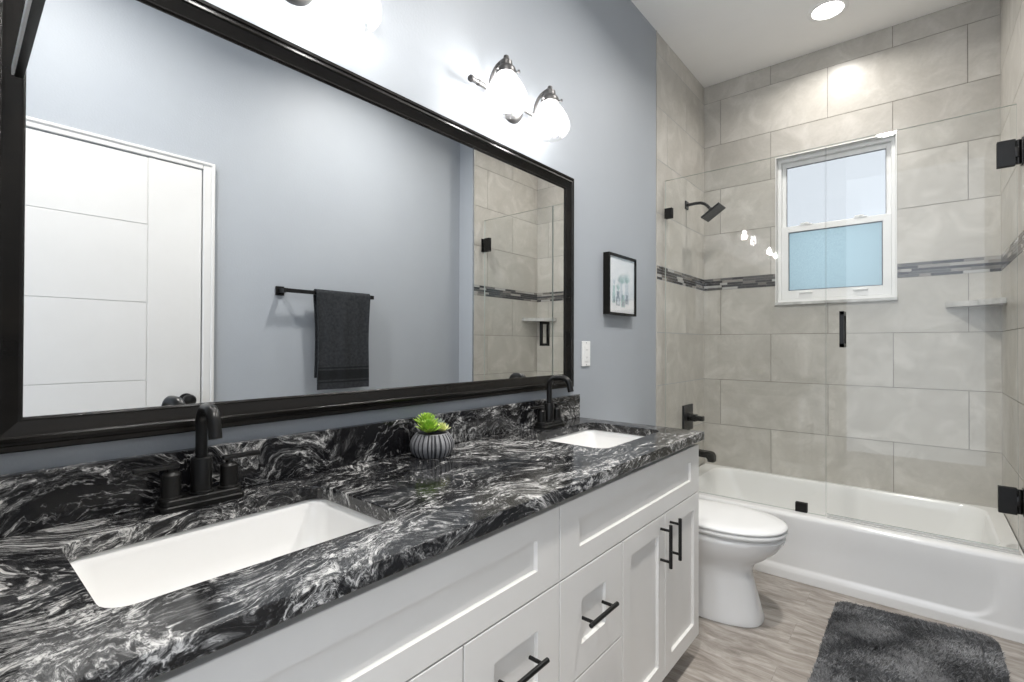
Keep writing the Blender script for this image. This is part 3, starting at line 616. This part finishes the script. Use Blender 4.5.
t = thing('wall_outlet', 'white outlet plate on the blue wall just right of the mirror', 'outlet', (0, 1.908, 1.106))
obj('cover_plate', B((.0008, 1.873, 1.052), (.0062, 1.943, 1.165), .002), 'plastic_white', t)
bm = bmesh.new(); box(bm, (.006, 1.892, 1.074), (.0088, 1.924, 1.143), .001); obj('socket_insert', bm, 'plastic_white', t)
for zc in (1.092, 1.126):
    sk = obj('socket_face', B((.0086, 1.896, zc-.015), (.0094, 1.920, zc+.011), .0003), 'plastic_white', t)
    for dy in (-.006, .006): obj('slot', B((.0092, 1.908+dy-.001, zc-.004), (.0097, 1.908+dy+.001, zc+.004)), 'plastic_slot', sk)
for zc in (1.059, 1.158):
    bm = bmesh.new(); lathe(bm, (.006, 1.908, zc), [(.003, 0), (.0028, .001)], axis=(1, 0, 0), seg=12); obj('screw', bm, 'plastic_slot', t)

# ------------------------------------------------------------------ bathtub
TY0, TZ = 2.722, .324
tub = thing('bathtub', 'white alcove bathtub with a plain moulded apron', 'bathtub', (W/2, 3.1, 0))
tx0, tx1, ty1 = .0115, W-.0035, YB-.0015
bm = bmesh.new(); NX, NZ = 150, 60
def sst(a, b_, v): v = max(0, min(1, (v-a)/(b_-a))); return v*v*(3-2*v)
grid = []
ax0, ax1, az0, az1, rr = .07, tx1-.085, .060, .50, .09
for j in range(NZ+1):
    row = []; zz_ = .0008+(TZ-.022-.0008)*j/NZ
    for i in range(NX+1):
        xx = tx0+(tx1-tx0)*i/NX
        qx = abs(xx-(ax0+ax1)/2)-(ax1-ax0)/2+rr; qz = abs(zz_-(az0+az1)/2)-(az1-az0)/2+rr
        d = math.hypot(max(qx, 0), max(qz, 0))+min(max(qx, qz), 0)-rr
        rec = sst(.010, -.006, d)*sst(TZ-.03, TZ-.17, zz_)
        yy = TY0+.0065*rec - .004*sst(.055, .035, zz_)
        row.append(bm.verts.new((xx, yy, zz_)))
    grid.append(row)
for j in range(NZ):
    for i in range(NX): bm.faces.new((grid[j][i], grid[j][i+1], grid[j+1][i+1], grid[j+1][i]))
# rounded front edge over the rim
prev = grid[-1]
for k in range(1, 7):
    a = PI/2*k/6; cur = [bm.verts.new((v.co.x, TY0+.022-.022*math.cos(a), TZ-.022+.022*math.sin(a))) for v in grid[-1]]
    for i in range(NX): bm.faces.new((prev[i], prev[i+1], cur[i+1], cur[i]))
    prev = cur
ir = rrect(tx0+.085, tx1-.055, TY0+.080, ty1-.030, .10, TZ, 10)
outer_rest = [bm.verts.new((tx1, ty1, TZ)), bm.verts.new((tx0, ty1, TZ))]
inn = [bm.verts.new(p) for p in ir]
ed = []
loop = [prev[i] for i in range(NX+1)]+outer_rest
for L_ in (loop, inn):
    for i in range(len(L_)):
        e = bm.edges.get((L_[i], L_[(i+1) % len(L_)])) or bm.edges.new((L_[i], L_[(i+1) % len(L_)])); ed.append(e)
bmesh.ops.triangle_fill(bm, edges=ed, use_beauty=True)
obj('apron_and_rim', bm, 'acrylic', tub, smooth=50)
bm = bmesh.new(); R = []
for ins, z_, r_ in ((0, TZ, .10), (.004, TZ-.004, .10), (.010, TZ-.016, .10), (.016, TZ-.06, .11), (.030, TZ-.16, .14), (.050, TZ-.225, .15), (.085, TZ-.262, .14), (.14, TZ-.275, .10)): R.append(rrect(tx0+.085+ins*1.5, tx1-.055-ins, TY0+.080+ins*.8, ty1-.030-ins*.8, r_, z_, 10))
loft(bm, R, False, True); obj('basin', bm, 'acrylic', tub, smooth=50)
bm = bmesh.new(); lathe(bm, (.30, 3.13, .0565), [(.028, 0), (.028, .002), (.02, .003), (.018, .010), (.008, .012)], seg=20); obj('drain', bm, 'black_metal', tub, smooth=True)

# ------------------------------------------------------------------ shower glass
GY = 2.785; GT = .010; XS = .812
fp = thing('glass_screen', 'fixed frameless clear glass panel on the tub rim beside the shower wall', 'glass panel', (.4, GY, TZ))
def pane(name, x0, x1, z0, z1, parent):
    bm = bmesh.new(); box(bm, (x0, GY-GT/2, z0), (x1, GY+GT/2, z1))
    bm.normal_update()
    for f in bm.faces:
        if abs(f.normal.y) < .5: f.material_index = 1
    return obj(name, bm, ['shower_glass', 'glass_edge'], parent)
pane('glass_sheet', .012, XS, TZ+.001, 2.117, fp)
def clamp(parent, x0, x1, z0, z1, name='clamp'):
    bm = bmesh.new(); box(bm, (x0, GY-.012, z0), (x1, GY-GT/2-.0003, z1), .0015); box(bm, (x0, GY+GT/2+.0003, z0), (x1, GY+.012, z1), .0015); return obj(name, bm, 'black_metal', parent)
clamp(fp, .684, .736, TZ+.001, TZ+.046); clamp(fp, .010, .056, 1.892, 1.952)
clamp(fp, .010, .056, .55, .60)
dg = thing('glass_door', 'hinged frameless clear glass tub door with black hinges', 'shower door', (1.14, GY, TZ+.01))
pane('glass_sheet', XS+.004, 1.462, TZ+.014, 2.117, dg)
for z0 in (1.871, .478):
    h_ = clamp(dg, 1.404, 1.458, z0, z0+.105, 'hinge')
    bm = bmesh.new(); tube(bm, [(1.466, GY, z0+.004), (1.466, GY, z0+.101)], .0075, 14); box(bm, (1.4735, GY-.022, z0), (1.4798, GY+.022, z0+.105), .001); box(bm, (1.455, GY-.012, z0+.032), (1.468, GY+.012, z0+.073), .001)
    obj('pivot', bm, 'black_metal', h_, smooth=30)
for s in (-1, 1):
    bm = bmesh.new(); ya = GY+s*(GT/2+.0004); yb_ = GY+s*.048; xa = .873; wd = .018
    def bb(za, zb_, yy0, yy1): box(bm, (xa, min(yy0, yy1), za), (xa+wd, max(yy0, yy1), zb_), .001)
    bb(1.140, 1.158, ya, yb_); bb(1.292, 1.310, ya, yb_); bb(1.140, 1.310, yb_-s*.016, yb_)
    obj('handle', bm, 'black_metal', dg)
bm = bmesh.new(); box(bm, (XS+.006, GY-.004, TZ+.0065), (1.462, GY+.004, TZ+.0135), .001); obj('bottom_sweep', bm, 'water_seal', dg)
bm = bmesh.new(); box(bm, (XS+.006, GY-.020, TZ+.0006), (1.468, GY+.016, TZ+.0060), .001); tag(obj('tub_threshold', bm, 'sweep'), 'thin pale threshold strip along the tub rim under the glass door', 'threshold')

# ------------------------------------------------------------------ shower fittings
xw = .0015; vy = 3.160
t = thing('rain_shower', 'black square rain shower head on a bent wall arm', 'shower head', (0, 3.147, 2.05))
bm = bmesh.new(); box(bm, (xw, 3.122, 2.030), (xw+.008, 3.172, 2.080), .002); obj('flange', bm, 'black_metal', t)
bm = bmesh.new(); tube(bm, [(xw, 3.147, 2.055), (.06, 3.147, 2.057), (.095, 3.147, 2.054), (.118, 3.147, 2.044), (.136, 3.147, 2.028), (.150, 3.147, 2.010)], .0095, 14); obj('arm', bm, 'black_metal', t, smooth=True)
bm = bmesh.new(); box(bm, (-.066, -.066, -.012), (.066, .066, 0), .003); box(bm, (-.032, -.032, 0), (.032, .032, .010), .003); lathe(bm, (0, 0, .008), [(.018, 0), (.018, .014), (.012, .020)], seg=18)
bmesh.ops.rotate(bm, verts=bm.verts[:], cent=(0, 0, 0), matrix=Matrix.Rotation(math.radians(-34), 3, 'Y')); bmesh.ops.translate(bm, verts=bm.verts[:], vec=(.168, 3.147, 1.985)); obj('spray_plate', bm, 'black_metal', t)
t = thing('shower_valve', 'black square shower valve plate with lever on the tiled wall', 'shower valve', (0, vy, .68))
obj('escutcheon', B((xw, vy-.082, .598), (xw+.012, vy+.082, .763), .003), 'black_metal', t)
bm = bmesh.new(); lathe(bm, (xw+.01, vy, .682), [(.026, 0), (.026, .030), (.022, .032)], axis=(1, 0, 0), seg=24); box(bm, (xw+.038, vy-.022, .660), (xw+.064, vy+.022, .704), .003); box(bm, (xw+.060, vy-.017, .666), (xw+.108, vy+.017, .696), .003); obj('lever', bm, 'black_metal', t)
t = thing('tub_spout', 'black square-edged tub spout low on the tiled wall', 'tub spout', (0, vy, .46))
bm = bmesh.new(); yq = .026
P2 = [(xw, .480), (.150, .480), (.168, .472), (.178, .452), (.178, .418), (.140, .418), (.140, .436), (.132, .444), (xw, .444)]
loft(bm, [[(x_, vy-yq, z_) for x_, z_ in P2], [(x_, vy+yq, z_) for x_, z_ in P2]]); bmesh.ops.bevel(bm, geom=bm.edges[:], offset=.002, segments=2, affect='EDGES'); obj('spout_body', bm, 'black_metal', t)
bm = bmesh.new(); box(bm, (xw, vy-.034, .428), (xw+.008, vy+.034, .496), .002); obj('flange', bm, 'black_metal', t)
bm = bmesh.new(); pts = [(1.268, YB-.001), (W-.001, YB-.001), (W-.001, 3.276), (W-.020, 3.276), (1.268, YB-.020)]
loft(bm, [[(a_, b_, 1.352) for a_, b_ in pts], [(a_, b_, 1.380) for a_, b_ in pts]]); bmesh.ops.bevel(bm, geom=bm.edges[:], offset=.002, segments=2, affect='EDGES')
tag(obj('corner_shelf', bm, 'pale_marble'), 'triangular pale marble shelf in the corner of the tiled shower', 'shelf')

# ------------------------------------------------------------------ toilet
t = thing('toilet', 'white elongated toilet with closed lid between vanity and tub', 'toilet', (.4, 2.228, 0)); ty = 2.228
def egg(xb, xf, hw, z_, n=48, p=2.25, cxf=.55):
    xf -= .020
    cx = xb+(xf-xb)*cxf; P = []
    for k in range(n):
        a = 2*PI*k/n; c_, s_ = math.cos(a), math.sin(a); rx = (xf-cx) if c_ >= 0 else (cx-xb)
        P.append((cx+rx*math.copysign(abs(c_)**(2/p), c_), ty+hw*math.copysign(abs(s_)**(2/p), s_), z_))
    return P
bm = bmesh.new()
R = [egg(.10, .682, .124, .0008, p=2.6), egg(.10, .684, .125, .010, p=2.6), egg(.105, .678, .121, .03, p=2.6), egg(.11, .660, .114, .10, p=2.5), egg(.11, .642, .108, .17, p=2.4), egg(.11, .638, .110, .200, p=2.3), egg(.11, .650, .122, .235, p=2.2), egg(.11, .695, .146, .268, p=2.15), egg(.11, .735, .166, .305, p=2.1), egg(.11, .758, .177, .340, p=2.1), egg(.11, .764, .180, .356, p=2.1), egg(.11, .756, .174, .363, p=2.1), egg(.16, .72, .15, .3735, p=2.1)]
loft(bm, R); obj('bowl', bm, 'porcelain', t, smooth=60)
bm = bmesh.new(); loft(bm, [egg(.215, .764, .180, .3745, p=2.1), egg(.213, .769, .184, .379, p=2.1), egg(.213, .769, .184, .388, p=2.1), egg(.216, .765, .181, .392, p=2.1)]); obj('seat', bm, 'plastic_white', t, smooth=60)
bm = bmesh.new(); loft(bm, [egg(.215, .764, .181, .3945, p=2.1), egg(.213, .770, .185, .399, p=2.1), egg(.213, .770, .185, .405, p=2.1), egg(.220, .760, .177, .411, p=2.1), egg(.26, .70, .14, .415, p=2.1), egg(.35, .56, .05, .417, p=2.1)]); obj('lid', bm, 'plastic_white', t, smooth=60)
for s in (-1, 1):
    bm = bmesh.new(); tube(bm, [(.225, ty+s*.075-.02, .398), (.225, ty+s*.075+.02, .398)], .012, 14); obj('hinge', bm, 'plastic_white', t, smooth=True)
bm = bmesh.new(); TY_ = (ty-.205, ty+.205)
loft(bm, [rrect(.030, .195, TY_[0]+.02, TY_[1]-.02, .03, .345), rrect(.022, .205, TY_[0]+.008, TY_[1]-.008, .03, .38), rrect(.018, .208, TY_[0], TY_[1], .03, .60), rrect(.018, .208, TY_[0], TY_[1], .03, .690)]); obj('tank', bm, 'porcelain', t, smooth=60)
bm = bmesh.new(); loft(bm, [rrect(.012, .216, TY_[0]-.008, TY_[1]+.008, .035, .691), rrect(.012, .218, TY_[0]-.009, TY_[1]+.009, .035, .712), rrect(.018, .212, TY_[0]-.003, TY_[1]+.003, .035, .722)]); obj('tank_lid', bm, 'porcelain', t, smooth=60)
bm = bmesh.new(); lathe(bm, (.208, ty-.13, .64), [(.014, 0), (.014, .006), (.009, .010)], axis=(1, 0, 0), seg=18); box(bm, (.216, ty-.135, .634), (.224, ty-.07, .644), .002); obj('flush_lever', bm, 'chrome', t, smooth=30)

# ------------------------------------------------------------------ bath mat
RX0, RX1, RY0, RY1, RZ = .872, 1.395, 1.72, 2.610, .0006
t = thing('bath_mat', 'dark grey shaggy bath mat on the floor in front of the tub', 'bath mat', ((RX0+RX1)/2, (RY0+RY1)/2, 0))
SK = .060                                   # the mat lies slightly skewed: right side further from the camera
def skew(x, y, z): return (x + .0*(y-RY0), y+SK*((x-RX0)/(RX1-RX0))*1.0, z)
bm = bmesh.new(); loft(bm, [[skew(*p) for p in rrect(RX0+i_, RX1-i_, RY0+i_, RY1-i_, .055, z_, 8)] for i_, z_ in ((.003, RZ), (0, .003), (0, .006), (.004, .009))]); obj('backing', bm, 'rug_back', t)
rnd = random.Random(11)
from mathutils import noise as mn
V_, F_ = [], []
def inside(x, y, r=.055):
    qx = abs(x-(RX0+RX1)/2)-(RX1-RX0)/2+r; qy = abs(y-(RY0+RY1)/2)-(RY1-RY0)/2+r
    return math.hypot(max(qx, 0), max(qy, 0))+min(max(qx, qy), 0)-r
cnt = 0
while cnt < 62000:
    x = rnd.uniform(RX0, RX1); y = rnd.uniform(RY0, RY1); d = inside(x, y)
    if d > -.002: continue
    cnt += 1
    nv = mn.noise((x*7, y*7, 0)); nv2 = mn.noise((x*28, y*28, 3))
    az = -1.2+1.6*PI*mn.noise((x*4, y*4, 9))+rnd.uniform(-1.6, 1.6); ln = .019+.003*nv+.004*nv2+rnd.uniform(-.003, .003)
    if -.066 < d < -.054: ln *= .35                      # stitched furrow just inside the edge
    lean = .40+.25*nv2
    if d > -.015: ln *= .85
    dx, dy = math.cos(az)*lean, math.sin(az)*lean; hw = rnd.uniform(.0009, .0016); a2 = rnd.uniform(0, 2*PI); wx, wy = math.cos(a2)*hw, math.sin(a2)*hw
    p0 = skew(x, y, .008); b0 = len(V_)
    V_ += [(p0[0]-wx, p0[1]-wy, .007), (p0[0]+wx, p0[1]+wy, .007), (p0[0]+wx+dx*ln*.4, p0[1]+wy+dy*ln*.4, .008+ln*.6), (p0[0]-wx+dx*ln*.4, p0[1]-wy+dy*ln*.4, .008+ln*.6), (p0[0]+dx*ln*1.1, p0[1]+dy*ln*1.1, .008+ln*.88)]
    F_ += [(b0, b0+1, b0+2, b0+3), (b0+3, b0+2, b0+4)]
me = bpy.data.meshes.new('pile'); me.from_pydata(V_, [], F_); me.materials.append(M['rug_pile']); o = bpy.data.objects.new('pile', me); C.objects.link(o); o.parent = t; o.location = -root_loc(t); o['kind'] = 'stuff'

# ------------------------------------------------------------------ towel bar with towel on the right wall (seen in the mirror)
BX, BZ = 1.570, 1.449
t = thing('towel_bar', 'square black towel bar on the blue wall opposite the mirror', 'towel bar', (RX, 1.55, BZ))
bm = bmesh.new(); box(bm, (BX-.009, 1.262, BZ-.011), (BX+.009, 1.845, BZ+.011), .001); obj('rail', bm, 'black_metal', t)
for y in (1.275, 1.835):
    bm = bmesh.new(); box(bm, (BX-.010, y-.011, BZ-.012), (RX-.008, y+.011, BZ+.012), .001); box(bm, (RX-.010, y-.024, BZ-.026), (RX-.0006, y+.024, BZ+.026), .002); obj('bracket', bm, 'black_metal', t)
ty0, ty1 = 1.452, 1.808; bm = bmesh.new(); NU, NV = 40, 120
fl, bl = .570, .50; rb = .0185; tot = fl+PI*rb+bl; gridf = []
def tpos(s, y):
    f_ = (y-ty0)/(ty1-ty0)
    if s < fl: dx, z_ = -rb, BZ-(fl-s)
    elif s < fl+PI*rb: a = (s-fl)/rb; dx, z_ = -rb*math.cos(a), BZ+rb*math.sin(a)
    else: dx, z_ = rb, BZ-(s-fl-PI*rb)
    hang = max(0, BZ-z_)
    dx += (.006*math.sin(f_*9+.6)+.003*math.sin(f_*23))*min(1, hang/.15)*(1 if dx < 0 else -.3)
    yy = y+ (.010*math.sin(z_*9)*(f_-.5)) - .020*hang/.57*(f_-.5)*1.2
    return Vector((BX+dx, yy, z_+.0*f_))
th_ = .006; front = []
SS = [tot*j/NV for j in range(NV+1)]
P = [[tpos(s, ty0+(ty1-ty0)*i/NU) for i in range(NU+1)] for s in SS]
outr, inr = [], []
for j in range(NV+1):
    ro, ri = [], []
    for i in range(NU+1):
        a_ = P[min(j+1, NV)][i]-P[max(j-1, 0)][i]; b_ = P[j][min(i+1, NU)]-P[j][max(i-1, 0)]; n_ = b_.cross(a_).normalized()
        if n_.x*( -1 if SS[j] < fl+PI*rb/2 else 1) < 0 and abs(n_.x) > .3: n_ = -n_
        if abs(n_.x) <= .3 and n_.z < 0: n_ = -n_
        ro.append(bm.verts.new(P[j][i]+n_*th_*.8)); ri.append(bm.verts.new(P[j][i]-n_*th_*.5))
    outr.append(ro); inr.append(ri)
for j in range(NV):
    band = .030 < SS[j] < .038 or .050 < SS[j] < .105 or .118 < SS[j] < .126
    for i in range(NU):
        f = bm.faces.new((outr[j][i], outr[j][i+1], outr[j+1][i+1], outr[j+1][i])); f.material_index = 1 if band else 0
        bm.faces.new((inr[j][i], inr[j+1][i], inr[j+1][i+1], inr[j][i+1]))
for j in range(NV):
    bm.faces.new((outr[j][0], outr[j+1][0], inr[j+1][0], inr[j][0])); bm.faces.new((outr[j][NU], inr[j][NU], inr[j+1][NU], outr[j+1][NU]))
for i in range(NU):
    bm.faces.new((outr[0][i], inr[0][i], inr[0][i+1], outr[0][i+1])); bm.faces.new((outr[NV][i], outr[NV][i+1], inr[NV][i+1], inr[NV][i]))
tw = obj('hand_towel', bm, ['towel_fabric', 'towel_band'], None, smooth=60); tag(tw, 'dark grey towel folded over the bar opposite the mirror', 'towel')

# ------------------------------------------------------------------ slim black rail high on the side wall (upper left edge of the photo)
t = thing('wall_rail', 'slim black horizontal rail at the upper left beside the mirror frame', 'rail', (.25, .01, 1.57))
ra = Vector((.050, .0880, 1.576)); rb_ = Vector((.52, .0880, 1.576))
bm = bmesh.new(); box(bm, (.050, .0850, 1.576), (.50, .0960, 1.590), .0008); [setattr(v.co, 'y', v.co.y-(v.co.x-.05)*.019) for v in bm.verts]; obj('rail', bm, 'black_metal', t)
bm = bmesh.new(); box(bm, (.052, .0815, 1.577), (.498, .0849, 1.590)); [setattr(v.co, 'y', v.co.y-(v.co.x-.05)*.019) for v in bm.verts]; obj('edge_strip', bm, 'plastic_white', t)
for x in (.40, .48):
    bm = bmesh.new(); box(bm, (x, .0085, 1.578), (x+.014, .0745, 1.589)); obj('bracket', bm, 'black_metal', t)
